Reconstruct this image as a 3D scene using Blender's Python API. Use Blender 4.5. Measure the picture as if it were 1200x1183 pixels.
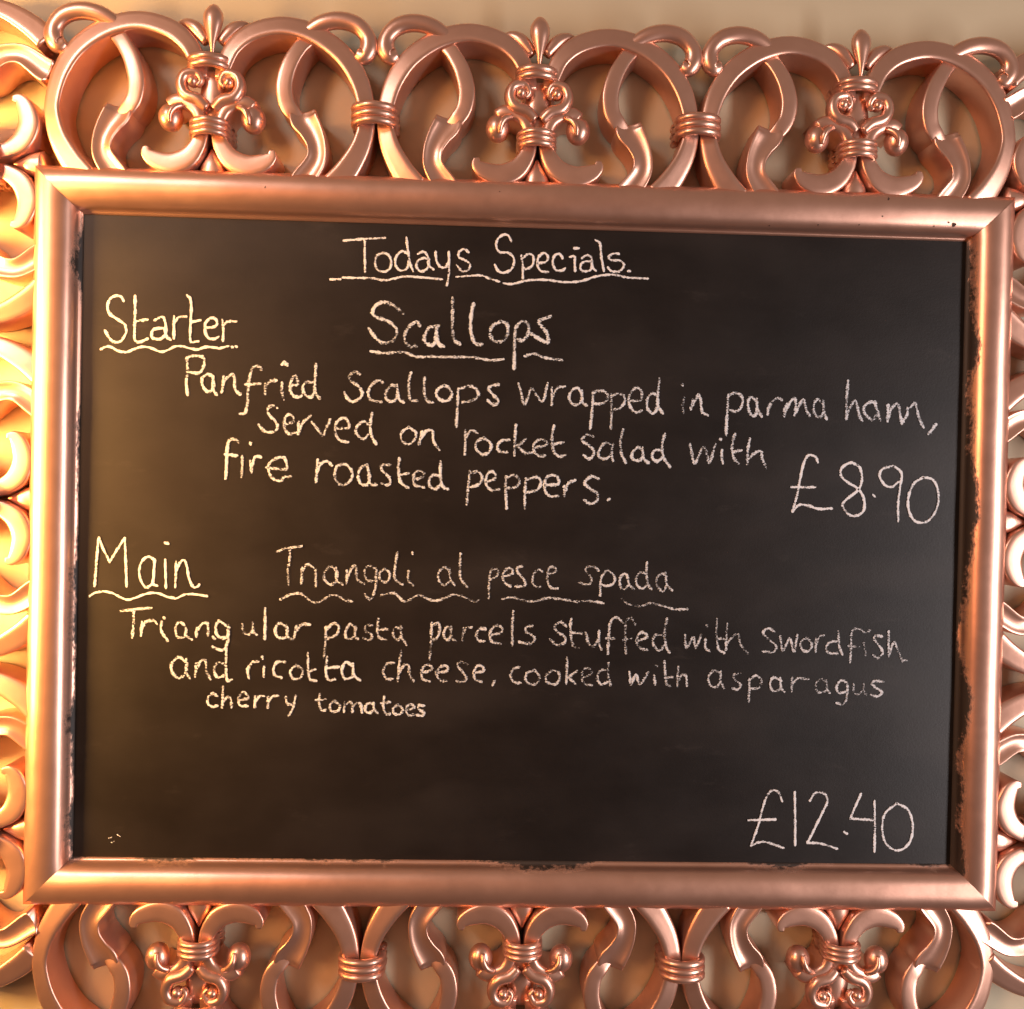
import bpy, math, random
from mathutils import Vector, Matrix
R = math.radians
rnd = random.Random(7)
scene = bpy.context.scene
for o in list(bpy.data.objects): bpy.data.objects.remove(o)

# ------------------------------------------------------------------ camera
F, CX, CY = 1100.0, 600.0, 591.5
CP = Vector((-0.04238724, -0.88028673, 0.04710839))
YAW, PIT, ROL = -0.03330976, -0.01018821, -0.02159183
CM = Matrix.Rotation(YAW, 3, 'Z') @ Matrix.Rotation(PIT, 3, 'X') @ Matrix.Rotation(ROL, 3, 'Y')
cam_data = bpy.data.cameras.new('camera'); cam = bpy.data.objects.new('camera', cam_data)
scene.collection.objects.link(cam); scene.camera = cam
cam.matrix_world = Matrix.Translation(CP) @ (CM @ Matrix.Rotation(R(90), 3, 'X')).to_4x4()
cam_data.sensor_fit = 'HORIZONTAL'; cam_data.sensor_width = 36; cam_data.lens = 36 * F / 1200
cam_data.clip_start = 0.02; cam_data.clip_end = 50
scene.render.resolution_x = 1024; scene.render.resolution_y = 1009

def P(px, py, d=0.0):
    """point of the board's plane (raised by d) that the photograph shows at (px, py)"""
    v = CM @ Vector(((px - CX) / F, 1.0, -(py - CY) / F))
    return CP + v * ((-d - CP.y) / v.y)

# ------------------------------------------------------------------ light
world = bpy.data.worlds.new('World'); scene.world = world; world.use_nodes = True
wn = world.node_tree.nodes; wl = world.node_tree.links
bg = wn['Background']; bg.inputs['Strength'].default_value = 0.23
tc = wn.new('ShaderNodeTexCoord'); sp = wn.new('ShaderNodeSeparateXYZ'); mr = wn.new('ShaderNodeMapRange')
cr = wn.new('ShaderNodeValToRGB')
wl.new(tc.outputs['Generated'], sp.inputs[0]); wl.new(sp.outputs['Z'], mr.inputs[0])
mr.inputs[1].default_value = -1; mr.inputs[2].default_value = 1
wl.new(mr.outputs[0], cr.inputs[0]); wl.new(cr.outputs[0], bg.inputs[0])
cr.color_ramp.elements[0].color = (0.16, 0.105, 0.075, 1); cr.color_ramp.elements[0].position = 0.2
cr.color_ramp.elements[1].color = (0.85, 0.66, 0.50, 1); cr.color_ramp.elements[1].position = 0.85

def area(name, loc, target, sx, sy, power, col, spread=180):
    l = bpy.data.lights.new(name, 'AREA'); l.shape = 'RECTANGLE'; l.size = sx; l.size_y = sy
    l.energy = power; l.color = col; l.spread = R(spread)
    o = bpy.data.objects.new(name, l); scene.collection.objects.link(o)
    o.location = loc
    o.rotation_euler = (Vector(target) - Vector(loc)).to_track_quat('-Z', 'Y').to_euler()
    return o
area('lamp_beside_left', (-0.98, -0.34, 0.08), (-0.72, 0.0, 0.06), 0.20, 0.60, 22, (1.0, 0.50, 0.13), 76)
area('window_warm_left', (-1.55, -1.90, 0.45), (0, 0, 0.05), 0.50, 0.60, 31, (1.0, 0.42, 0.17))
area('window_upper_left', (-1.15, -1.45, 1.15), (0, 0, 0.1), 0.34, 0.40, 10, (0.97, 0.93, 0.92))
area('window_right', (1.45, -1.18, -0.25), (0, 0, 0.0), 0.17, 1.4, 30, (0.98, 0.90, 0.90))

vs = scene.view_settings
vs.view_transform = 'Standard'; vs.look = 'None'; vs.exposure = -0.04; vs.gamma = 1.0

# ------------------------------------------------------------------ materials
def new_mat(name):
    m = bpy.data.materials.new(name); m.use_nodes = True
    return m, m.node_tree.nodes, m.node_tree.links, m.node_tree.nodes['Principled BSDF']

def noise(n, l, vec, scale, detail=4, rough=0.6):
    t = n.new('ShaderNodeTexNoise'); t.inputs['Scale'].default_value = scale
    t.inputs['Detail'].default_value = detail; t.inputs['Roughness'].default_value = rough
    if vec is not None: l.new(vec, t.inputs['Vector'])
    return t

def math_node(n, l, op, a, b=None, c=None):
    t = n.new('ShaderNodeMath'); t.operation = op
    for i, v in enumerate((a, b, c)):
        if v is None: continue
        if isinstance(v, (int, float)): t.inputs[i].default_value = v
        else: l.new(v, t.inputs[i])
    return t.outputs[0]

def ramp(n, l, fac, p0, c0, p1, c1):
    t = n.new('ShaderNodeValToRGB'); l.new(fac, t.inputs[0])
    t.color_ramp.elements[0].position = p0; t.color_ramp.elements[0].color = (*c0, 1)
    t.color_ramp.elements[1].position = p1; t.color_ramp.elements[1].color = (*c1, 1)
    return t.outputs[0]

def mix(n, l, fac, a, b):
    t = n.new('ShaderNodeMix'); t.data_type = 'RGBA'
    l.new(fac, t.inputs[0])
    for s, v in ((6, a), (7, b)):
        if isinstance(v, tuple): t.inputs[s].default_value = (*v, 1)
        else: l.new(v, t.inputs[s])
    return t.outputs[2]

def copper(name, smear=False):
    m, n, l, b = new_mat(name)
    co = n.new('ShaderNodeTexCoord').outputs['Object']
    n1 = noise(n, l, co, 26, 5).outputs[0]
    base = ramp(n, l, n1, 0.35, (0.70, 0.385, 0.285), 0.70, (0.77, 0.435, 0.325))
    b.inputs['Metallic'].default_value = 0.84
    rg = ramp(n, l, noise(n, l, co, 60, 4).outputs[0], 0.3, (0.31,) * 3, 0.75, (0.36,) * 3)
    rough = rg; met = None
    if smear:
        uvn = n.new('ShaderNodeUVMap'); uvn.uv_map = 'across'
        s = n.new('ShaderNodeSeparateXYZ'); l.new(uvn.outputs[0], s.inputs[0])
        u, v, amt = s.outputs[0], s.outputs[1], None
        # drips and smears of blackboard paint over the inner edge: long noise along the rail
        mp = n.new('ShaderNodeCombineXYZ')
        l.new(math_node(n, l, 'MULTIPLY', u, 0.012), mp.inputs[0]); l.new(v, mp.inputs[1])
        big = noise(n, l, mp.outputs[0], 9, 3, 0.55).outputs[0]
        mp3 = n.new('ShaderNodeCombineXYZ')
        l.new(math_node(n, l, 'MULTIPLY', u, 1.2), mp3.inputs[0]); l.new(math_node(n, l, 'MULTIPLY', v, 7.0), mp3.inputs[1])
        fine = noise(n, l, mp3.outputs[0], 26, 4, 0.7).outputs[0]
        edge = math_node(n, l, 'ADD', math_node(n, l, 'MULTIPLY_ADD', big, -0.80, 1.31),
                         math_node(n, l, 'MULTIPLY_ADD', fine, 0.26, -0.13))
        sm = n.new('ShaderNodeMapRange'); sm.clamp = True
        l.new(math_node(n, l, 'SUBTRACT', u, edge), sm.inputs[0]); sm.inputs[1].default_value = -0.03; sm.inputs[2].default_value = 0.05
        mask = sm.outputs[0]
        # a few chips
        vor = n.new('ShaderNodeTexVoronoi'); vor.inputs['Scale'].default_value = 38
        l.new(co, vor.inputs['Vector'])
        sel = math_node(n, l, 'GREATER_THAN', noise(n, l, co, 14, 2).outputs[0], 0.70)
        chip = math_node(n, l, 'MULTIPLY', math_node(n, l, 'LESS_THAN', vor.outputs['Distance'], 0.09), sel)
        mask = math_node(n, l, 'MAXIMUM', mask, chip)
        base = mix(n, l, mask, base, (0.030, 0.020, 0.016))
        l.new(math_node(n, l, 'MULTIPLY_ADD', mask, -0.86, 0.86), b.inputs['Metallic'])
        rough = math_node(n, l, 'MULTIPLY_ADD', mask, 0.25, rg)
    l.new(base, b.inputs['Base Color']); l.new(rough, b.inputs['Roughness'])
    bp = n.new('ShaderNodeBump'); bp.inputs['Strength'].default_value = 0.045; bp.inputs['Distance'].default_value = 0.0006
    hh = math_node(n, l, 'ADD', noise(n, l, co, 420, 1).outputs[0], math_node(n, l, 'MULTIPLY', noise(n, l, co, 40, 2).outputs[0], 3.0))
    l.new(hh, bp.inputs['Height']); l.new(bp.outputs[0], b.inputs['Normal'])
    return m

M_COP = copper('copper_paint'); M_RAIL = copper('copper_paint_smeared', True)

def board_material():
    m, n, l, b = new_mat('blackboard_paint')
    co = n.new('ShaderNodeTexCoord').outputs['Object']
    mp = n.new('ShaderNodeMapping'); mp.inputs['Scale'].default_value = (3.2, 1, 6.5); l.new(co, mp.inputs[0])
    a = noise(n, l, mp.outputs[0], 2.3, 6, 0.62).outputs[0]
    base = ramp(n, l, a, 0.36, (0.0080, 0.0058, 0.0052), 0.78, (0.0155, 0.0120, 0.0110))
    # faint wiped chalk
    mp2 = n.new('ShaderNodeMapping'); mp2.inputs['Scale'].default_value = (5, 1, 14); mp2.inputs['Rotation'].default_value = (0, 0.35, 0); l.new(co, mp2.inputs[0])
    c = ramp(n, l, noise(n, l, mp2.outputs[0], 3.0, 7, 0.7).outputs[0], 0.60, (0, 0, 0), 0.80, (1, 1, 1))
    w2 = n.new('ShaderNodeTexWave'); w2.wave_type = 'RINGS'; w2.inputs['Scale'].default_value = 2.2; w2.inputs['Distortion'].default_value = 7
    w2.inputs['Detail'].default_value = 3; w2.inputs['Detail Scale'].default_value = 1.4
    mp4 = n.new('ShaderNodeMapping'); mp4.inputs['Location'].default_value = (0.5, 0, 0.8); l.new(co, mp4.inputs[0]); l.new(mp4.outputs[0], w2.inputs['Vector'])
    wipe = math_node(n, l, 'MULTIPLY', ramp(n, l, w2.outputs['Fac'], 0.45, (0, 0, 0), 1.0, (1, 1, 1)), ramp(n, l, noise(n, l, co, 4.5, 3).outputs[0], 0.42, (0, 0, 0), 0.68, (1, 1, 1)))
    sc = ramp(n, l, noise(n, l, co, 170, 3, 0.8).outputs[0], 0.70, (0, 0, 0), 0.80, (1, 1, 1))
    dust = math_node(n, l, 'ADD', math_node(n, l, 'MULTIPLY', c, 0.05), math_node(n, l, 'MULTIPLY_ADD', wipe, 0.030, math_node(n, l, 'MULTIPLY', sc, 0.03)))
    base = mix(n, l, dust, base, (0.30, 0.26, 0.24))
    l.new(base, b.inputs['Base Color'])
    l.new(ramp(n, l, noise(n, l, co, 14, 5).outputs[0], 0.3, (0.37,) * 3, 0.75, (0.45,) * 3), b.inputs['Roughness'])
    b.inputs['Specular IOR Level'].default_value = 0.26
    bp = n.new('ShaderNodeBump'); bp.inputs['Strength'].default_value = 0.12; bp.inputs['Distance'].default_value = 0.0005
    l.new(math_node(n, l, 'ADD', noise(n, l, co, 500, 3).outputs[0], noise(n, l, mp.outputs[0], 30, 3).outputs[0]), bp.inputs['Height'])
    l.new(bp.outputs[0], b.inputs['Normal'])
    return m
M_BOARD = board_material()

def wall_material():
    m, n, l, b = new_mat('painted_plaster')
    co = n.new('ShaderNodeTexCoord').outputs['Object']
    l.new(ramp(n, l, noise(n, l, co, 3.0, 5).outputs[0], 0.3, (0.45, 0.385, 0.265), 0.75, (0.505, 0.435, 0.30)), b.inputs['Base Color'])
    b.inputs['Roughness'].default_value = 0.6
    bp = n.new('ShaderNodeBump'); bp.inputs['Strength'].default_value = 0.25; bp.inputs['Distance'].default_value = 0.001
    l.new(noise(n, l, co, 45, 5).outputs[0], bp.inputs['Height']); l.new(bp.outputs[0], b.inputs['Normal'])
    return m
M_WALL = wall_material()

def chalk_material(name, thr, col):
    m, n, l, b = new_mat(name)
    co = n.new('ShaderNodeTexCoord').outputs['Object']
    uvn = n.new('ShaderNodeUVMap'); uvn.uv_map = 'across'
    s = n.new('ShaderNodeSeparateXYZ'); l.new(uvn.outputs[0], s.inputs[0])
    mp = n.new('ShaderNodeMapping'); mp.inputs['Rotation'].default_value = (0, -0.6, 0); mp.inputs['Scale'].default_value = (1.0, 1, 2.1); l.new(co, mp.inputs[0])
    g = noise(n, l, mp.outputs[0], 620, 2, 0.6).outputs[0]
    edge = math_node(n, l, 'MULTIPLY', math_node(n, l, 'POWER', math_node(n, l, 'ABSOLUTE', s.outputs[0]), 2.5), 0.34)
    val = math_node(n, l, 'SUBTRACT', g, edge)
    pr = noise(n, l, co, 45, 2, 0.5).outputs[0]
    val = math_node(n, l, 'MULTIPLY_ADD', math_node(n, l, 'SUBTRACT', pr, 0.5), 0.62, val)
    al = ramp(n, l, val, thr, (0, 0, 0), thr + 0.16, (1, 1, 1))
    l.new(al, b.inputs['Alpha'])
    b.inputs['Base Color'].default_value = (*col, 1); b.inputs['Roughness'].default_value = 0.95
    b.inputs['Specular IOR Level'].default_value = 0.1
    return m
M_CHALK = chalk_material('chalk_firm', 0.25, (0.68, 0.68, 0.70))
M_CHALK3 = chalk_material('chalk_faint', 0.385, (0.58, 0.58, 0.60))
M_CHALK2 = chalk_material('chalk_grainy', 0.35, (0.60, 0.62, 0.66))

# ------------------------------------------------------------------ helpers
def link(name, mesh, mat, parent):
    o = bpy.data.objects.new(name, mesh); scene.collection.objects.link(o)
    if mat and not mesh.materials: mesh.materials.append(mat)
    o.parent = parent
    return o

def mesh_from(name, verts, faces, smooth=True, uvs=None):
    me = bpy.data.meshes.new(name); me.from_pydata(verts, [], faces); me.validate(); 
    if uvs:
        lay = me.uv_layers.new(name='across')
        for lp in me.loops: lay.data[lp.index].uv = uvs[lp.vertex_index]
    for p in me.polygons: p.use_smooth = smooth
    me.update()
    return me

def catmull(pts, n):
    """pts: list of equal-length tuples; returns n points per span"""
    out = []
    P_ = [tuple(2 * a - b for a, b in zip(pts[0], pts[1]))] + list(pts) + [tuple(2 * a - b for a, b in zip(pts[-1], pts[-2]))]
    for i in range(1, len(P_) - 2):
        p0, p1, p2, p3 = P_[i - 1:i + 3]
        for k in range(n):
            t = k / n
            out.append(tuple(0.5 * (2 * b + (c - a) * t + (2 * a - 5 * b + 4 * c - d) * t * t + (3 * b - a - 3 * c + d) * t ** 3)
                             for a, b, c, d in zip(p0, p1, p2, p3)))
    out.append(tuple(pts[-1]))
    return out

# profiles: (u across the strap -1..1, depth, 0 = back .. 1 = front)
RIDGE = [(-1, 0), (-1, .86), (-.97, .93), (-.90, .965), (-.76, .995), (-.60, 1.0), (-.40, .985), (0, .935), (.45, .885), (.78, .845), (.92, .80), (.98, .745), (1, .68), (1, 0)]
ROUND = [(-1, 0), (-1, .62), (-.95, .74), (-.80, .87), (-.55, .955), (-.25, .995), (0, 1.0), (.25, .995), (.55, .955), (.80, .87), (.95, .74), (1, .62), (1, 0)]
FLAT = [(-1, 0), (-1, .80), (-.97, .89), (-.90, .95), (-.75, .985), (-.4, .995), (0, 1.0), (.4, .995), (.75, .98), (.90, .945), (.97, .88), (1, .80), (1, 0)]
COVE = [(-1, 0), (-1, .93), (-.93, .985), (-.84, .99), (-.62, .92), (-.3, .86), (0, .835), (.3, .86), (.62, .92), (.84, .99), (.93, .985), (1, .93), (1, 0)]

def sweep(path, prof, n=7, lo=-0.021, mirror=False):
    """path: (a, b, half_width, front) -> strap standing off the wall; mesh axes a -> x, b -> z, depth -> -y"""
    pts = catmull(path, n); V = []; Fc = []; k = len(prof); s = -1 if mirror else 1
    for i, p in enumerate(pts):
        q0 = pts[max(i - 1, 0)]; q1 = pts[min(i + 1, len(pts) - 1)]
        t = Vector((q1[0] - q0[0], q1[1] - q0[1])).normalized(); nn = Vector((-t.y, t.x))
        w = max(p[2], 0.0004)
        for u, d in prof:
            dd = lo + (p[3] - lo) * d if d < 0.5 else p[3] - (1 - d) * w * 1.9
            V.append((s * (p[0] + nn.x * u * w), -dd, p[1] + nn.y * u * w))
    for i in range(len(pts) - 1):
        for j in range(k - 1):
            a = i * k + j; f = (a, a + 1, a + k + 1, a + k)
            Fc.append(f if mirror else f[::-1])
    for base, flip in ((0, False), ((len(pts) - 1) * k, True)):
        f = tuple(range(base, base + k))
        if flip: f = f[::-1]
        Fc.append(f if mirror else f[::-1])
    return V, Fc

def fix_normals(me):
    import bmesh
    bm = bmesh.new(); bm.from_mesh(me); bmesh.ops.recalc_face_normals(bm, faces=bm.faces); bm.to_mesh(me); bm.free()

def ellipsoid(c, r, seg=20, rings=12, power=1.0):
    V = []; Fc = []
    for i in range(rings + 1):
        ph = math.pi * i / rings
        for j in range(seg):
            th = 2 * math.pi * j / seg
            V.append((c[0] + r[0] * math.sin(ph) * math.cos(th), -(c[2] + r[2] * math.sin(ph) * math.sin(th)), c[1] + r[1] * math.cos(ph)))
    for i in range(rings):
        for j in range(seg):
            a = i * seg + j; b = i * seg + (j + 1) % seg
            Fc.append((a, b, b + seg, a + seg))
    return V, Fc

def tube(path, n=6, seg=12, squash=1.0, mirror=False):
    """round bar: path (a, b, radius, centre depth)"""
    pts = catmull(path, n); V = []; Fc = []; s = -1 if mirror else 1
    for i, p in enumerate(pts):
        q0 = pts[max(i - 1, 0)]; q1 = pts[min(i + 1, len(pts) - 1)]
        t = Vector((q1[0] - q0[0], q1[1] - q0[1], q1[3] - q0[3])).normalized()
        nn = Vector((-t.y, t.x, 0)).normalized(); bb = t.cross(nn)
        r = max(p[2], 0.0003)
        for j in range(seg):
            th = 2 * math.pi * j / seg
            o = nn * (math.cos(th) * r) + bb * (math.sin(th) * r * squash)
            V.append((s * (p[0] + o.x), -(p[3] + o.z), p[1] + o.y))
    for i in range(len(pts) - 1):
        for j in range(seg):
            a = i * seg + j; b = i * seg + (j + 1) % seg
            Fc.append((a, b, b + seg, a + seg))
    Fc.append(tuple(range(seg))); Fc.append(tuple(range((len(pts) - 1) * seg, len(pts) * seg)))
    return V, Fc

def join(parts):
    V = []; Fc = []
    for v, f in parts:
        o = len(V); V += v; Fc += [tuple(i + o for i in q) for q in f]
    return V, Fc

def make(name, vf, smooth_angle=None):
    me = mesh_from(name, *vf); fix_normals(me)
    me.materials.append(M_COP)
    return me

# ------------------------------------------------------------------ wall
V = [(-3, 0.0235, -2.5), (3, 0.0235, -2.5), (3, 0.0235, 2.5), (-3, 0.0235, 2.5), (-3, 0.15, -2.5), (3, 0.15, -2.5), (3, 0.15, 2.5), (-3, 0.15, 2.5)]
wall = link('wall', mesh_from('wall', V, [(0, 1, 2, 3), (7, 6, 5, 4), (0, 4, 5, 1), (1, 5, 6, 2), (2, 6, 7, 3), (3, 7, 4, 0)], False), M_WALL, None)
wall['kind'] = 'structure'; wall['label'] = 'warm beige painted wall behind the copper framed chalkboard'

# ------------------------------------------------------------------ chalkboard
root = bpy.data.objects.new('chalkboard', None); scene.collection.objects.link(root)
root['label'] = 'black chalked specials board in an ornate openwork copper scroll frame on a beige wall'
root['category'] = 'chalkboard'

HW, HH, RW = 0.4135, 0.2972, 0.0415      # half opening, rail width
xs, zs = HW + 0.006, HH + 0.006
V = [(-xs, 0, -zs), (xs, 0, -zs), (xs, 0, zs), (-xs, 0, zs), (-xs, .009, -zs), (xs, .009, -zs), (xs, .009, zs), (-xs, .009, zs)]
panel = link('writing_panel', mesh_from('writing_panel', V, [(0, 1, 2, 3), (7, 6, 5, 4), (0, 4, 5, 1), (1, 5, 6, 2), (2, 6, 7, 3), (3, 7, 4, 0)], False), M_BOARD, root)

# rail profile: t = 0 outer edge .. 1 inner edge, depth d
RP = [(0, -.021), (0, .0005)]
for k in range(17):
    th = math.pi * k / 16
    RP.append((.395 - .395 * math.cos(th), .0042 + .0175 * math.sin(th) ** 0.88 * (1 - .12 * k / 16)))
RP = RP[:2]
for k in range(19):
    th = math.pi * k / 18
    RP.append((.46 - .46 * math.cos(th), .0030 + .0178 * math.sin(th) ** 0.86 * (1 - .18 * k / 18)))
RP += [(.96, .0018), (1.0, .0008), (1.0, -.002)]
def rail(name, horizontal, sgn):
    V = []; Fc = []; UV = []; N = 60; L = HW if horizontal else HH
    for i in range(N + 1):
        for t, d in RP:
            off = RW * (1 - t); half = L + off
            s = -half + 2 * half * i / N
            wob = 0.0003 * math.sin(s * 23 + sgn) + 0.0002 * math.sin(s * 61)
            dd = d + wob * (1 if .05 < t < .9 else 0)
            r = ((HH if horizontal else HW) + off) * sgn
            V.append((s, -dd, r) if horizontal else (r, -dd, s)); UV.append((t - (0.25 if (horizontal and sgn > 0) else 0.07 if horizontal else 0.05 if sgn < 0 else -0.05), s + (3.7 if horizontal else 0) + sgn))
    k = len(RP)
    for i in range(N):
        for j in range(k - 1):
            a = i * k + j; Fc.append((a, a + 1, a + k + 1, a + k))
    me = mesh_from('frame_rail', V, Fc, True, UV); fix_normals(me)
    return link(name, me, M_RAIL, root)
for h, s in ((True, 1), (True, -1), (False, 1), (False, -1)): rail('frame_rail', h, s)

# ------------------------------------------------------------------ one ornament module
FR = 0.0150
O = P(630.5, 214.5, FR)                      # axis of the middle module where it meets the rail
K = 0.000262                                 # metres per traced unit
def L(cx, cy, w, d=FR):
    q = P(400 + cx / 3, cy / 3, d) - P(630.5, 214.5, d)
    return (q.x, q.z, w * K, d)
def path(pts, d=FR, k=1.0): return [L(p[0], p[1], p[2] * k, p[3] if len(p) == 4 else d) for p in pts]

ring_p = path([(262, 668, 40), (215, 610, 38), (172, 530, 32), (153, 450, 27), (156, 385, 27), (185, 290, 31), (245, 205, 33), (345, 140, 33),
               (455, 119, 32), (560, 148, 32), (625, 205, 29), (655, 275, 26), (664, 320, 22)], k=1.08)
leafu_p = path([(372, 158, 26, .011), (398, 195, 24, .013), (428, 255, 26, .0145), (444, 325, 27, .0145), (436, 385, 26, .0135), (412, 422, 25, .0125), (382, 452, 20, .009)], k=1.12)
leafl_p = path([(380, 418, 46, .0125), (372, 445, 50, .0145), (345, 485, 42, .0150), (324, 535, 35, .0155), (325, 590, 36, .0155), (365, 655, 42, .0150), (375, 675, 42, .0150)])
hook_p = path([(476, 562, 8), (478, 585, 18), (505, 606, 27), (560, 620, 33), (615, 602, 32), (650, 560, 26), (664, 515, 22), (668, 480, 20)], k=1.15)
bulb_p = path([(666, 500, 20), (660, 462, 21), (645, 428, 23), (615, 404, 25), (578, 398, 26, .0145), (552, 412, 26, .013)])
vol_p = path([(684, 430, 20, .0125), (655, 402, 24, .0135), (614, 386, 23, .014), (597, 350, 21, .014), (610, 314, 20, .014), (648, 306, 17, .014), (664, 334, 12, .014), (650, 352, 8, .0145)])
curl_p = path([(385, 138, 24, .008), (325, 102, 29, .0105), (262, 88, 30, .0115), (202, 100, 30, .0115), (165, 136, 29, .011), (158, 178, 33, .010), (176, 205, 30, .010), (200, 196, 18, .011)])

def collar(cx, cy, wpx, rows, gap, rad, d):
    parts = []
    for i in range(rows):
        y = cy + (i - (rows - 1) / 2) * gap
        a0 = L(cx - wpx / 2, y, rad); a1 = L(cx + wpx / 2, y, rad); w = a0[2]
        ps = []
        for k in range(9):
            t = k / 8; bow = math.sin(math.pi * t) ** 0.5 if 0 < t < 1 else 0
            ps.append((a0[0] + (a1[0] - a0[0]) * t, (a0[1] + a1[1]) / 2, w, d - 0.012 + 0.012 * bow))
        ps = [(ps[0][0], ps[0][1], w, -0.014)] + ps + [(ps[-1][0], ps[-1][1], w, -0.014)]
        parts.append(tube(ps, 3, 10))
    return join(parts)

HALF = 0.1505
meshes = []        # (name, mesh, at the joint only)
def both(name, fn):
    for mir in (False, True):
        meshes.append((name, make(name, fn(mir))))
both('scroll_ring', lambda m: sweep(ring_p, RIDGE, 7, mirror=m))
both('leaf_scroll', lambda m: sweep(leafu_p, FLAT, 6, mirror=m))
both('flared_leaf', lambda m: sweep(leafl_p, COVE, 6, mirror=m))
both('foot_scroll', lambda m: sweep(hook_p, FLAT, 6, mirror=m))
def bulb(m):
    e = L(553, 450, 1); sg = -1 if m else 1
    groove = [L(600, 418, 11, .0135), L(578, 430, 12, .0165), L(563, 452, 11, .0172), L(560, 480, 7, .0150)]
    p = [sweep(bulb_p, ROUND, 5, mirror=m), ellipsoid((sg * e[0], e[1], .0060), (.0112, .0128, .0105), 20, 14),
         tube(groove, 5, 8, mirror=m)]
    return join(p)
both('bulb_scroll', bulb)
def vol(m):
    e = L(636, 337, 15, .0145); s = -1 if m else 1
    return join([tube([(q[0], q[1], q[2], q[3] - .002) for q in vol_p], 6, 10, 1.3, mirror=m), ellipsoid((s * e[0], e[1], .0125), (.0052, .0052, .0066), 14, 10)])
both('volute', vol)
both('outer_curl', lambda m: tube(curl_p, 6, 14, 0.8, mirror=m))
ax = 691
meshes.append(('collar', make('collar', collar(ax, 272, 128, 2, 22, 14, .0215))))
meshes.append(('clamp', make('clamp', collar(ax, 502, 118, 3, 20, 12, .0235))))
# finial bud with two side leaves
bud = [L(ax, 66, 5, .008), L(ax, 78, 20, .010), L(ax, 100, 33, .011), L(ax, 130, 34, .012), L(ax, 170, 22, .013), L(ax, 205, 11, .0135), L(ax, 240, 5, .012)]
bud = [(0.0, q[1], q[2], q[3]) for q in bud]
def side_leaf(s):
    pts = [L(ax - 116, 122, 4, .004), L(ax - 85, 126, 17, .006), L(ax - 50, 148, 25, .007), L(ax - 12, 195, 18, .008)]
    return tube([(q[0], q[1], q[2], q[3]) for q in pts], 5, 10, 0.8, mirror=s)
meshes.append(('finial', make('finial', join([tube(bud, 6, 14, 0.75), side_leaf(False), side_leaf(True)]))))
# heart plate between volutes and bulbs, and the little wedge between the feet
hp = [L(ax, 400, 20, .006), L(ax, 440, 34, .008), L(ax, 480, 20, .008)]
meshes.append(('heart_plate', make('heart_plate', sweep([(0, L(ax, 290, 1)[1], .010, .009), (0, L(ax, 350, 1)[1], .0125, .010), (0, L(ax, 400, 1)[1], .0135, .0095), (0, L(ax, 470, 1)[1], .008, .008)], ROUND, 6))))
meshes.append(('foot_wedge', make('foot_wedge', sweep([(0, L(ax, 560, 1)[1], .0008, .006), (0, L(ax, 590, 1)[1], .005, .0085), (0, L(ax, 620, 1)[1], .0105, .010), (0, L(ax, 660, 1)[1], .014, .010)], ROUND, 5))))
jy = L(120, 436, 1)[1]
cm = collar(ax, 436, 138, 3, 26, 14, .0225)
cm = ([(v[0], v[1], v[2]) for v in cm[0]], cm[1])
joint_mesh = make('joint_collar', cm)

def place_module(x, z, ang):
    Mx = Matrix.Translation((x, 0, z)) @ Matrix.Rotation(ang, 4, 'Y')
    for nm, me in meshes:
        o = link(nm, me, None, root)
        J = Matrix.Translation((rnd.uniform(-.0004, .0004), rnd.uniform(-.0004, .0004), rnd.uniform(-.0003, .0003))) @ Matrix.Rotation(rnd.uniform(-.006, .006), 4, 'Y')
        o.matrix_local = Mx @ J
def place_joint(x, z, ang):
    o = link('joint_collar', joint_mesh, None, root)
    o.matrix_local = Matrix.Translation((x, 0, z)) @ Matrix.Rotation(ang, 4, 'Y')

zt = O.z; zo = HH + RW - 0.0015
print('module origin', O.x, O.z, 'rail outer', HH + RW)
PX, PZ = 0.2995, 0.3045
for i in (-1, 0, 1):
    place_module(0.0035 + i * PX, zo, 0)
    place_module(0.0045 + i * PX, -zo, math.pi)
    place_module(-(HW + RW - .0015), 0.0345 + i * PZ, -math.pi / 2)
    place_module(HW + RW - .0015, 0.0315 + i * PZ, math.pi / 2)
for i in (-.5, .5):
    place_joint(0.0035 + i * PX, zo, 0)
    place_joint(0.0045 + i * PX, -zo, math.pi)
    place_joint(-(HW + RW - .0015), 0.0345 + i * PZ, -math.pi / 2)
    place_joint(HW + RW - .0015, 0.0315 + i * PZ, math.pi / 2)

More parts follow.
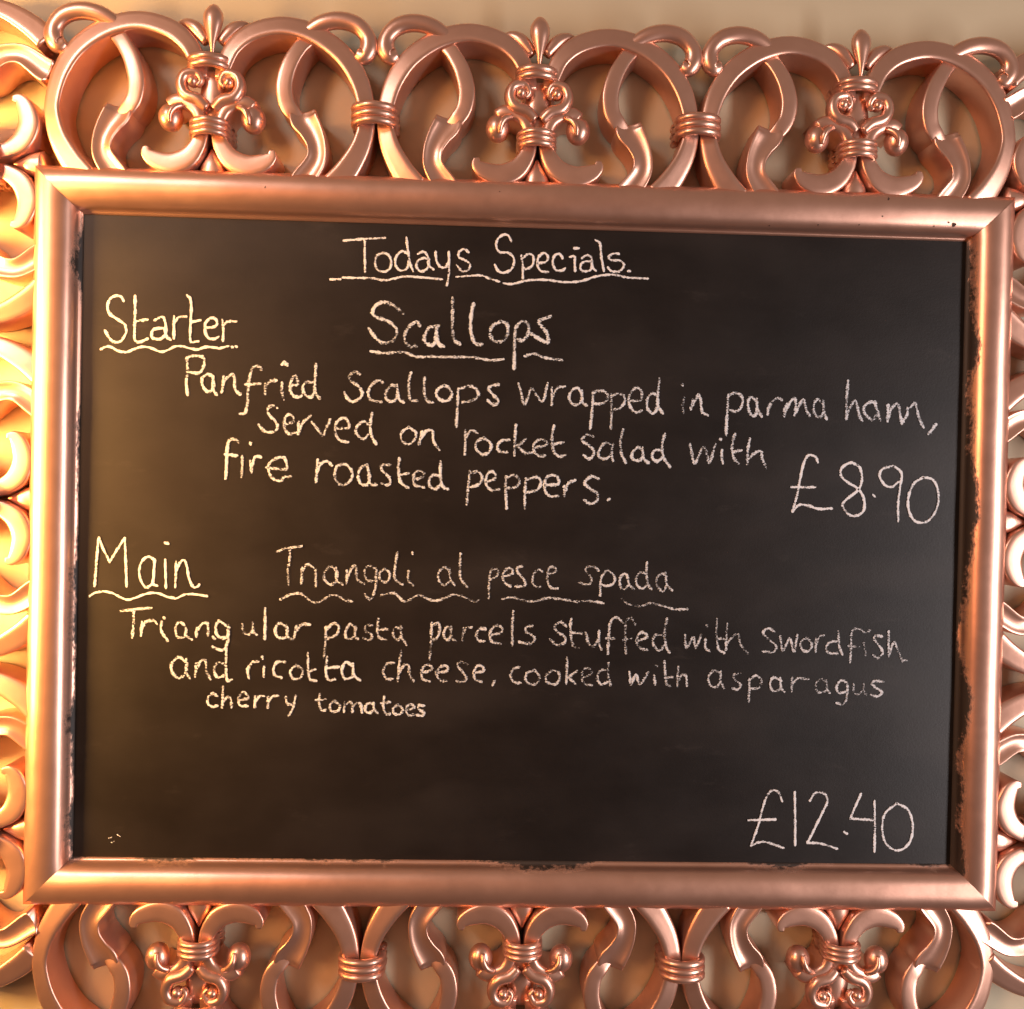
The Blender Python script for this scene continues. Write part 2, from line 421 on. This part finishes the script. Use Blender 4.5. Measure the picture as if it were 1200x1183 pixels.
# ------------------------------------------------------------------ chalk writing
lift = [0]
def chalk(label, ox, oy, s, strokes, w=4.2, grain=False, name='chalk_word'):
    """strokes: 'x,y x,y ...; x,y ...' traced at scale s from corner (ox, oy)"""
    V = []; Fc = []; UV = []
    for st in strokes.split(';'):
        pts = [tuple(float(c) for c in q.split(',')) for q in st.split()]
        if len(pts) < 1: continue
        if len(pts) == 1: pts.append((pts[0][0] + 2, pts[0][1] + 2))
        pts = catmull(pts, 7)
        lift[0] = (lift[0] + 1) % 12; h = 0.00025 + lift[0] * 0.00004
        ph = rnd.uniform(0, 9); q = []
        for x, y in pts:
            c = P(ox + x / s, oy + y / s, 0); q.append(Vector((c.x, c.z)))
        # extend a little so that dabs have a body
        t0 = (q[1] - q[0]).normalized(); t1 = (q[-1] - q[-2]).normalized()
        e = w * 0.00080 * 0.35
        q = [q[0] - t0 * e] + q + [q[-1] + t1 * e]
        base = len(V); run = 0
        for i, c in enumerate(q):
            a = q[max(i - 1, 0)]; b = q[min(i + 1, len(q) - 1)]; t = (b - a)
            t = t.normalized() if t.length > 1e-9 else Vector((1, 0)); nn = Vector((-t.y, t.x))
            run += (c - q[i - 1]).length if i else 0
            hw = w * (0.00040 if grain else 0.00034) * (1 + 0.16 * math.sin(run * 620 + ph) + 0.10 * math.sin(run * 1900 + ph * 3) + rnd.uniform(-.07, .07))
            if i in (0, len(q) - 1): hw *= 0.55
            for u in (-1, -.5, .5, 1):
                V.append((c.x + nn.x * hw * u, -(h + (0.00035 if abs(u) < 1 else 0)), c.y + nn.y * hw * u)); UV.append((u, run))
        for i in range(len(q) - 1):
            for j in range(3):
                a = base + i * 4 + j; Fc.append((a, a + 1, a + 5, a + 4))
    me = mesh_from(name, V, Fc, True, UV); fix_normals(me)
    o = link(name, me, (M_CHALK3 if oy >= 630 and ox >= 315 else M_CHALK2) if grain else M_CHALK, panel)
    o['label'] = label
    return o
def U(label, *a, **k): return chalk(label, *a, name='chalk_underline', **k)

chalk('chalk word Todays', 380, 270, 5, "115,62 235,52 355,46;238,58 238,150 240,245;345,135 310,150 298,195 315,235 350,245 385,225 392,180 375,145 345,133;490,140 455,125 420,160 420,210 450,238 485,225 495,180;482,45 492,130 505,200 520,240;550,140 580,128 605,150 612,190 600,230 565,242 540,215 550,180 585,165 615,172;608,190 620,215 640,230;652,128 658,180 680,215 710,218 728,190;730,130 732,220 728,280 718,325;845,130 820,112 790,130 790,160 830,180 855,205 840,235 805,240 778,208", w=4.0)
chalk('chalk word Specials with a full stop', 560, 270, 5, "195,65 180,35 150,28 115,55 108,100 130,130 180,135 212,170 200,225 155,250 120,240 100,205;255,150 262,200 264,282;262,165 295,140 325,155 320,205 285,228 262,215;350,195 400,185 410,155 385,135 355,160 350,205 370,240 410,245;495,165 478,140 450,150 438,190 455,232 490,238 510,225;540,158 565,155 568,200 570,240;565,108 590,106;610,165 640,148 665,165 665,225 635,242 605,235 602,205 625,185 665,185;665,200 675,222 690,238;690,60 715,80 722,150 738,240;825,140 795,138 768,155 775,175 830,180 855,205 830,242 785,242 762,220;880,240 890,242", w=4.0)
U('long wavering underline below the title', 380, 270, 5, "38,290 95,288;110,278 190,280 280,282 300,284 360,294 470,272 580,278 690,288;775,275 910,265 965,283 1025,302;1050,312 1100,316 1200,294 1300,292 1400,305 1500,300 1600,270 1690,262 1780,278 1895,284", w=3.8)
chalk('chalk word Starter', 110, 340, 6, "210,78 195,50 160,42 115,65 98,120 115,170 165,205 215,240 230,290 205,345 165,370 120,350 80,288;292,45 292,150 288,280 290,350 320,368 378,345;300,222 378,210;430,215 465,195 495,200 508,260 505,310 470,345 420,340 408,305 430,275 500,270;500,280 515,330 540,350;565,190 565,260 565,340;570,230 600,195 650,188;660,40 685,80 685,200 680,300 685,365 735,362;690,225 750,215;785,265 840,262 868,240 855,205 820,200 785,240 785,300 810,340 850,345 875,330;905,215 912,290 908,358;912,250 940,225 1000,222", w=4.4)
U('wavy underline below Starter', 110, 340, 6, "52,418 80,402 120,400 170,428 230,438 290,415 350,400 410,412 470,435 520,425 570,400 620,398 680,412 730,420 790,402 870,408;880,412 945,396;972,402 978,404;1000,398 1006,400", w=4.0)
chalk('large chalk word Scallops', 420, 350, 4.8, "250,85 215,50 155,22 105,35 80,75 100,105 160,125 205,160 215,205 190,240 140,250 100,225 60,170;345,155 330,132 295,150 265,195 262,240 290,270 325,268;450,155 400,165 375,205 372,240 400,262 430,250 440,160;440,160 440,210 455,260 480,270;530,0 530,80 530,180 540,235 570,258;648,30 635,90 632,170 645,235 665,258 695,258;800,130 755,155 740,200 765,240 810,240 838,200 835,145 800,130;885,160 878,250 876,395;885,165 920,130 955,150 955,200 925,235 895,232;1080,100 1020,125 1025,150 1060,195 1065,245 1020,230 975,200", w=5.2, grain=True)
U('broken underline below Scallops', 420, 350, 4.8, "70,298 150,308 250,302 330,328 420,328 520,330 640,332 740,348 815,342;935,325 990,312 1050,335 1145,347", w=4.2, grain=True)
chalk('chalk word Panfried', 200, 410, 6, "115,60 120,150 112,230 122,318;115,58 160,45 220,50 240,80 225,140 195,165 140,160;300,190 260,175 225,200 225,245 250,290 290,290 305,240 300,190;300,190 300,270 325,318;372,190 370,250 362,300;370,230 400,195 435,175 450,210 455,280 490,315;638,140 620,118 580,125 560,180 545,280 540,380 525,445 490,452;528,245 632,240;668,240 665,310;670,260 700,225 745,218;785,235 782,290 795,350;785,105 800,92 822,110;850,250 895,245 890,210 880,180 850,220 840,270 860,320 895,335 920,325;1000,235 960,225 930,260 945,315 985,335 1010,300 1015,230;1022,105 1018,180 1015,260 1030,320 1050,342", w=4.6, grain=True)
chalk('small chalk word Scallops', 390, 430, 5.714, "180,50 150,35 115,60 120,95 165,125 195,165 190,205 140,235 100,215 80,175;335,105 300,95 255,130 238,180 260,225 325,237;430,135 395,125 360,165 355,210 385,235 425,215 435,160;430,125 435,180 445,220 475,238;525,40 510,90 510,160 520,220 565,230;615,75 612,150 620,205 640,235 670,240;745,125 700,155 697,200 735,228 780,220 798,180 775,140 745,125;840,150 835,250 828,400;850,150 910,130 960,150 975,190 940,225 870,240;1110,120 1060,130 1045,155 1075,190 1108,225 1095,252 1065,252 1038,225", w=4.6, grain=True)
chalk('chalk word wrapped', 590, 430, 6, "105,120 125,190 150,265 195,155 230,200 275,245 310,118;340,150 342,210 340,268;345,210 380,150 430,140;550,190 520,150 475,175 462,225 490,268 530,262 555,225;550,170 555,250 585,272;630,180 625,280 610,435;632,190 660,168 715,178 735,215 705,255 645,262;755,195 760,300 755,435;760,210 800,190 845,205 850,250 820,290 775,300;885,240 965,235 970,180 940,148 900,175 880,230 895,290 930,320 970,308;1080,200 1040,190 1010,230 1010,290 1045,328 1075,300 1085,230;1095,85 1085,190 1085,270 1120,328", w=4.3, grain=True)
chalk('chalk word in', 780, 440, 6, "128,160 118,210 125,262;115,65 118,72;190,175 175,240;180,225 215,165 230,135 245,180 255,255 295,282", w=4.3, grain=True)
chalk('chalk word parma', 780, 440, 6, "440,140 432,260 428,340 425,420;455,135 490,125 530,145 542,190 520,240 485,255 455,245;640,185 600,155 578,190 585,250 610,285 635,270 642,190;640,165 645,230 675,290;735,200 720,235 718,275;720,250 750,185 785,160 815,175;850,200 835,240 832,290;835,270 870,195 905,165 915,220 905,280;915,260 950,190 970,175 985,240 1010,285;1100,200 1070,170 1040,205 1045,270 1080,295 1105,260 1110,200;1105,180 1110,250 1130,308", w=4.4, grain=True)
chalk('chalk word ham with a comma', 970, 440, 8, "188,55 180,150 172,280 172,410;170,400 200,320 250,240 275,290 295,380 320,425;450,265 400,250 345,290 340,350 380,400 420,420 450,380;440,250 460,330 490,420;565,280 560,350 560,430;565,400 590,320 650,265 670,330 680,390 695,455;700,440 740,370 745,310;770,300 815,265 835,340 860,420 895,488;1010,460 985,500 945,550", w=4.6, grain=True)
chalk('chalk word Served', 290, 465, 5, "175,65 145,52 120,75 130,110 165,145 178,180 155,208 105,205 65,165;220,165 265,150 268,120 240,105 218,140 222,195 250,220 285,210;300,150 298,220;300,210 325,155 370,115;380,150 410,190 445,230 460,190 485,135;520,185 590,185 590,145 565,125 525,150 515,210 540,255 590,268;705,160 680,145 640,180 640,220 680,250 705,225;730,98 720,160 728,230 755,278", w=4.5, grain=True)
chalk('chalk word on', 290, 465, 5, "945,180 905,210 905,255 940,280 980,255 985,210 945,180;1025,205 1005,280;1015,250 1050,200 1085,205 1090,260 1125,312", w=4.3, grain=True)
chalk('chalk word rocket', 530, 485, 6, "90,120 92,200 88,285;95,170 130,118 175,138;220,170 170,200 170,250 215,288 262,265 270,210 220,170;400,185 350,190 318,225 330,265 385,272;447,80 440,180 437,292;515,180 460,230;455,225 510,275 560,275;575,240 650,225 665,200 620,182 575,215 575,265 610,298 650,295;715,85 700,170 710,260 750,300 795,292;715,215 780,200", w=4.4, grain=True)
chalk('chalk word salad', 670, 495, 5, "125,85 85,75 58,105 90,130 125,160 125,195 100,215 70,195;235,130 195,122 160,165 160,205 200,215 235,185;240,130 232,180 240,225;300,45 285,110 290,180 315,238;415,165 385,148 355,180 355,215 395,225 420,195;415,150 420,210 450,240;525,165 485,165 470,205 500,230 535,200;545,70 530,130 535,200 575,262", w=4.4, grain=True)
chalk('chalk word with below parma', 670, 495, 5, "692,130 705,190 722,240 770,145 795,200 808,238 840,130;880,165 878,200 885,240;870,98 873,102;955,70 940,130 945,200 980,248;945,175 993,165;1042,98 1030,170 1028,250;1035,215 1080,175 1110,175 1115,215 1138,268", w=4.3, grain=True)
chalk('chalk word fire', 250, 515, 6, "178,20 150,0 115,10 100,60 95,150 92,220 88,275;85,108 168,115;205,120 205,190 200,262;262,25 265,35;260,155 270,230;268,200 295,125 335,125;375,200 450,208 515,208 510,150 485,125 420,145 388,190 400,250 435,285 480,290 500,265 545,262", w=4.5, grain=True)
chalk('chalk word roasted', 250, 515, 6, "735,145 728,220 722,300;730,230 760,170 800,155 835,182;900,178 865,200 855,260 880,310 930,318 975,270 970,215 935,180 900,178;1080,180 1040,200 1020,250 1035,310 1080,320 1100,260 1080,180;1085,190 1095,260 1105,312 1150,322;1245,180 1185,183 1188,218 1238,270 1245,308 1222,322 1185,312;1308,135 1302,210 1317,300 1372,342;1305,252 1372,240;1407,285 1477,262 1477,232 1432,225 1407,270 1417,322 1482,338;1590,255 1537,255 1515,315 1560,352 1597,315;1597,158 1597,255 1612,330 1650,352", w=4.4, grain=True)
chalk('chalk word peppers with a full stop', 430, 530, 4, "482,92 475,160 468,245;485,100 520,92 540,120 525,150 488,165;560,140 600,125 600,100 580,92 560,115 560,155 585,178 620,175;652,115 650,180 655,265;655,120 690,108 715,135 695,165 655,168;745,125 740,190 740,265;748,130 790,118 815,135 800,175 750,190;835,155 895,150 895,122 870,108 838,125 835,180 860,208 895,205;925,160 925,205;928,185 945,145 975,132;1085,125 1050,115 1020,145 1050,175 1080,195 1075,230 1045,242 1018,225;1130,225 1136,220", w=4.4, grain=True)
chalk('large chalk price of 8.90 pounds', 910, 520, 5.714, "275,125 260,90 215,78 185,120 160,220 140,330 120,405 105,455;100,292 255,292;105,455 150,412 210,415 280,438 368,435;540,145 490,130 435,165 430,215 475,260 540,300 580,360 585,440 545,480 490,480 445,430 450,390 545,310 570,240 560,170 540,145;645,345 655,355;775,150 710,170 688,215 720,275 770,290 810,260;790,155 835,200 825,290 812,400 812,518;980,228 920,265 885,340 880,430 915,510 980,530 1040,490 1080,400 1075,300 1040,240 980,228", w=4.2)
chalk('large chalk word Main', 95, 620, 7.5, "122,500 140,280 155,80;160,78 200,180 255,290;255,290 320,180 385,82;385,82 395,280 402,505;650,275 600,245 545,275 515,350 520,430 550,495 580,515 625,480 645,400;650,275 640,400 635,480 670,500;742,270 745,390 748,515;740,122 768,130;838,290 835,400 830,510;838,380 870,300 910,275 935,340 950,430 985,505 1020,510 1040,490", w=4.0)
U('wavy underline below Main', 95, 620, 7.5, "80,592 130,560 210,550 280,565 350,600 410,622 480,605 560,575 620,562 690,570 770,600 850,608 910,578 1000,575 1110,592", w=3.6)
chalk('chalk word Triangoli', 315, 630, 6, "58,100 130,75 230,62;150,80 145,180 138,200;135,225 140,330;235,215 230,325;232,250 270,190 320,215;330,225 332,340;480,240 440,205 395,240 390,290 430,330 470,310 485,250;475,215 480,300 520,330;550,235 548,320;550,290 590,210 615,205 620,290 670,325;755,225 700,200 675,240 690,295 740,305 760,240;755,220 755,330 735,405 710,435 678,400;815,222 780,250 785,295 820,318 848,290 845,245 815,222;905,105 890,200 888,290 940,330;985,235 980,295 1015,335;1010,108 1012,115", w=4.2, grain=True)
U('zigzag underline below Triangoli al', 315, 630, 6, "82,435 160,400 230,398 330,460 440,405 500,420 530,440 585,450;790,408 880,392 960,452 1050,405 1110,430 1175,445 1240,425 1300,402 1350,410 1440,450 1475,442", w=4.0, grain=True)
chalk('chalk word al', 500, 640, 6, "165,185 125,148 85,185 85,240 120,275 160,250;160,160 165,230 195,275;238,55 235,150 240,230 285,288", w=4.0, grain=True)
chalk('chalk word pesce', 500, 640, 6, "490,165 455,165 440,240 438,365;460,165 500,165 495,210 450,235;540,215 600,195 600,165 570,158 535,200 545,255 590,285;670,145 640,150 640,185 680,230 695,270 670,285 625,285;810,180 785,165 750,200 745,260 770,285 800,288;850,200 900,185 905,155 865,150 848,200 855,265 880,295 920,298", w=3.9, grain=True)
U('underline below pesce', 500, 640, 6, "530,375 600,362 700,388 780,385 860,365 980,380 1060,392 1120,385 1200,395 1240,403", w=4.0, grain=True)
chalk('chalk word spada', 660, 640, 7.5, "310,215 270,185 215,185 195,215 235,265 250,305 215,340 140,320;340,260 325,340 325,435;335,270 390,215 450,270 440,330 380,352 335,340;570,285 540,245 500,280 500,350 530,385 570,350;560,255 580,340 620,380;730,240 670,235 640,290 650,345 690,375 735,345;735,145 730,240 745,340 775,380;905,265 860,245 820,290 825,350 875,400 905,350;895,235 910,340 955,390", w=3.9, grain=True)
U('underline below spada', 660, 640, 7.5, "515,465 580,515 690,525 760,502 850,520 980,555 1090,555", w=4.0, grain=True)
chalk('chalk word Triangular', 130, 700, 4.8, "60,78 140,68 228,60;130,70 128,150 122,225;175,140 170,215;172,180 195,140 240,130 260,148;285,140 285,190 320,245;300,115 302,118;415,160 385,140 365,175 375,220 410,225 425,180;420,165 425,215 455,238;485,175 482,220;485,190 515,150 545,150 548,215;575,225 585,232;650,160 610,135 590,170 605,220 650,225 665,170;662,160 660,240 640,290 605,295 575,278;740,150 745,195 775,212 800,185;798,145 802,195 822,212;868,65 868,150 866,235;985,165 950,145 925,180 940,225 985,225 995,175;990,160 995,220 1020,238;1045,160 1030,235;1035,200 1075,155 1120,155", w=4.4, grain=True)
chalk('chalk word pasta', 360, 700, 4.286, "95,150 92,230 85,300;98,160 135,130 160,150 145,190 100,210;245,155 215,135 192,180 205,210 240,200;245,150 240,195 255,210;325,140 295,145 295,170 325,190 315,215 285,205;357,110 352,170 365,205 395,212;355,165 405,160;475,155 440,155 432,190 455,215 475,190;470,145 475,200 498,238", w=4.3, grain=True)
chalk('chalk word parcels', 360, 700, 4.286, "625,130 622,220 615,310;630,140 660,130 665,170 650,205 625,215;725,160 700,150 685,190 705,215 725,195;722,150 725,200 745,220;785,155 780,215;782,190 800,155 825,150;895,160 865,160 850,190 860,218 890,220;920,190 975,175 975,150 945,145 920,175 925,220 970,235;1035,70 1030,150 1030,240;1130,145 1100,150 1100,175 1140,200 1125,232 1065,225", w=4.4, grain=True)
chalk('chalk word stuffed', 630, 710, 5.217, "175,125 140,100 105,125 120,160 165,190 165,225 120,240 75,205;205,80 200,150 215,240 250,258;205,165 270,170;295,165 310,225 340,250 370,205;375,155 375,230 390,265;520,100 480,70 445,100 435,180 428,295;420,200 465,200;595,115 570,75 540,100 535,200 540,290;525,210 570,200;605,215 665,195 660,170 625,165 605,210 620,255 670,270;770,180 720,180 705,230 740,275 775,240;790,80 775,170 785,250 805,285", w=4.3, grain=True)
chalk('chalk word with before Swordfish', 630, 710, 5.217, "900,180 910,260 950,190 965,255 1000,180;1025,205 1025,255 1050,280;1032,120 1035,125;1095,80 1092,170 1105,265 1140,288;1095,205 1135,200;1158,112 1152,190 1150,268;1152,240 1188,190 1225,174 1240,235 1283,290", w=4.0, grain=True)
chalk('chalk word Swordfish', 840, 710, 5, "335,150 300,132 270,155 300,195 345,235 330,270 265,268;370,175 385,265 425,190 450,270 470,170;525,185 490,215 500,260 535,265 555,225 525,185;580,195 578,270;580,230 600,180 625,175;710,210 670,210 640,240 655,275 705,280;712,145 715,230 735,285;860,155 830,135 790,150 785,240 780,330;770,235 830,240;860,215 870,290;875,155 895,145;965,180 930,175 920,195 960,250 970,280 940,305 915,290;1005,150 1005,230 1005,295;1010,280 1035,215 1055,250 1085,325;1095,320 1108,320", w=4.0, grain=True)
chalk('chalk word and', 130, 700, 4.8, "425,370 385,338 345,370 345,420 380,455 420,430 430,375;425,350 425,420 445,455;480,375 475,445;480,420 505,360 535,360 540,420 560,460;640,375 600,370 582,410 600,450 640,440;650,290 648,380 655,465 680,465", w=4.4, grain=True)
chalk('chalk word ricotta', 130, 700, 4.8, "785,375 770,410 778,455;775,400 800,365 830,362;862,390 860,445;852,335 854,345;980,365 935,365 915,405 925,440 960,452;1045,380 1010,415 1025,455 1065,455 1080,410 1045,380;1108,315 1110,400 1120,460 1155,470;1110,420 1150,405;1216,336 1210,425 1227,465 1260,462;1216,398 1283,392;1356,386 1322,364 1300,409 1317,459 1362,448;1362,375 1367,437 1401,468", w=4.2, grain=True)
chalk('chalk word cheese with a comma', 360, 700, 4.286, "435,330 400,335 382,375 400,410 430,410;472,270 462,350 455,422;460,385 490,340 510,345 515,390 535,420;575,380 625,365 620,345 595,340 575,370 580,410 615,422;650,380 700,370 705,350 680,345 650,375 665,415 700,422;805,335 770,325 755,345 785,380 800,410 780,425 750,420;840,380 885,370 880,350 855,345 838,375 845,415 875,425;942,420 932,442", w=4.2, grain=True)
chalk('chalk word cooked', 630, 710, 5.217, "-112,375 -150,388 -165,430 -145,468 -105,472;-20,395 -65,410 -72,455 -40,482 0,470 10,430 -20,395;85,395 50,430 60,470 110,480 135,440 120,400 85,395;180,320 178,400 175,475;240,400 185,440;190,440 235,480;275,440 330,415 320,390 285,385 270,430 285,475 330,485;430,395 385,395 365,435 385,480 430,465;432,350 430,420 445,485", w=4.2, grain=True)
chalk('chalk word with after cooked', 630, 710, 5.217, "560,405 570,480 600,420 625,480 675,405;712,425 718,480;722,368 728,370;775,340 780,420 790,480 810,490;780,440 825,435;858,375 855,440 855,490;857,460 880,425 905,430 912,490", w=4.0, grain=True)
chalk('chalk word asparagus', 840, 710, 5, "20,395 -20,380 -50,420 -40,465 0,475 20,440;22,385 20,440 40,480;135,395 100,405 105,435 140,465 120,490 90,485;190,430 188,500 185,560;190,440 225,410 260,435 245,480 195,485;375,440 330,420 310,460 330,500 365,490;370,425 375,480 395,505;440,420 438,500;442,460 475,425 535,430;640,445 605,428 580,460 590,505 635,500;640,440 645,490 660,510;760,450 725,438 700,475 715,510 755,505;762,450 762,530 740,575 700,570;800,460 800,500 825,520 855,495;858,460 860,500 875,520;975,445 930,440 905,455 930,480 965,505 940,530 900,520", w=4.0, grain=True)
chalk('chalk word cherry', 130, 700, 4.8, "600,555 575,542 550,560 545,595 570,615 600,610;632,505 630,560 628,618;632,590 655,562 675,570 678,618;720,580 770,568 765,545 740,535 718,570 728,608 770,612;812,560 810,618;812,590 835,558 862,555;885,562 883,620;885,590 910,558 940,556;985,562 992,598 1018,604;1040,556 1026,620 1000,668", w=4.2, grain=True)
chalk('chalk word tomatoes', 120.7, 683, 4.2, "1068,548 1065,590 1075,625 1100,628;1050,578 1095,574;1140,582 1118,600 1125,630 1155,632 1168,605 1140,582;1190,590 1188,635;1190,610 1210,588 1225,595 1228,635;1228,610 1250,590 1268,600 1275,638;1330,595 1300,595 1290,625 1310,642 1335,625;1332,592 1335,625 1352,640;1385,560 1380,610 1392,645 1412,645;1370,592 1412,588;1450,600 1428,618 1435,645 1465,645 1475,620 1450,600;1495,625 1530,618 1525,602 1505,600 1492,622 1502,650 1530,650;1580,605 1555,605 1555,622 1580,640 1570,655 1545,650", w=4.2, grain=True)
chalk('chalk price of 12.40 pounds near the bottom', 640, 935, 2.143, "592,8 583,-14 566,-18 552,0 542,30 530,75 514,119;508,56 575,54;514,119 545,110 595,125;624,-14 625,50 625,119;662,8 675,-12 698,-10 706,8 695,34 675,75 656,113;656,113 690,115 730,128;748,86 755,90;790,-10 765,48 768,52 820,56;824,8 825,70 824,135;880,14 850,40 843,80 855,118 885,132 912,112 920,70 908,30 880,14", w=4.0)
chalk('small stray chalk dabs in the lower left corner', 0, 960, 1, "128,22 131,21;138,18 141,20;131,27 134,26", w=2.0, grain=True, name='chalk_dab')

# chips knocked out of the copper paint
def rail_depth(t):
    for (t0, d0), (t1, d1) in zip(RP, RP[1:]):
        if t0 <= t <= t1 and t1 > t0: return d0 + (d1 - d0) * (t - t0) / (t1 - t0)
    return 0.01
M_CHIP, cn, cl, cb = new_mat('bare_dark_chip'); cb.inputs['Base Color'].default_value = (0.05, 0.022, 0.014, 1); cb.inputs['Roughness'].default_value = 0.8
V = []; Fc = []
for px, t, sx, sz in ((1042, .22, .0010, .0022), (1035, .62, .0012, .0009), (1121, .74, .0024, .0018), (1114, .70, .0010, .0008), (1098, .78, .0009, .0006),
                      (1010, .80, .0008, .0006), (962, .82, .0011, .0006), (310, .42, .0005, .0013), (905, .86, .0007, .0005), (585, .35, .0006, .0005)):
    x = P(px, 250, .02).x; b = len(V); n_ = 9
    for k in range(n_):
        a = 2 * math.pi * k / n_; q = rnd.uniform(.55, 1.15)
        tt = min(max(t - sz * q * math.sin(a) / RW, 0.02), 0.98)
        V.append((x + sx * q * math.cos(a) + sz * .3 * q * math.sin(a), -(rail_depth(tt) + .00045), HH + RW * (1 - tt)))
    V.append((x, -(rail_depth(t) + .0006), HH + RW * (1 - t)))
    for k in range(n_): Fc.append((b + k, b + (k + 1) % n_, b + n_))
link('paint_chips', mesh_from('paint_chips', V, Fc, False), M_CHIP, root)['kind'] = 'stuff'
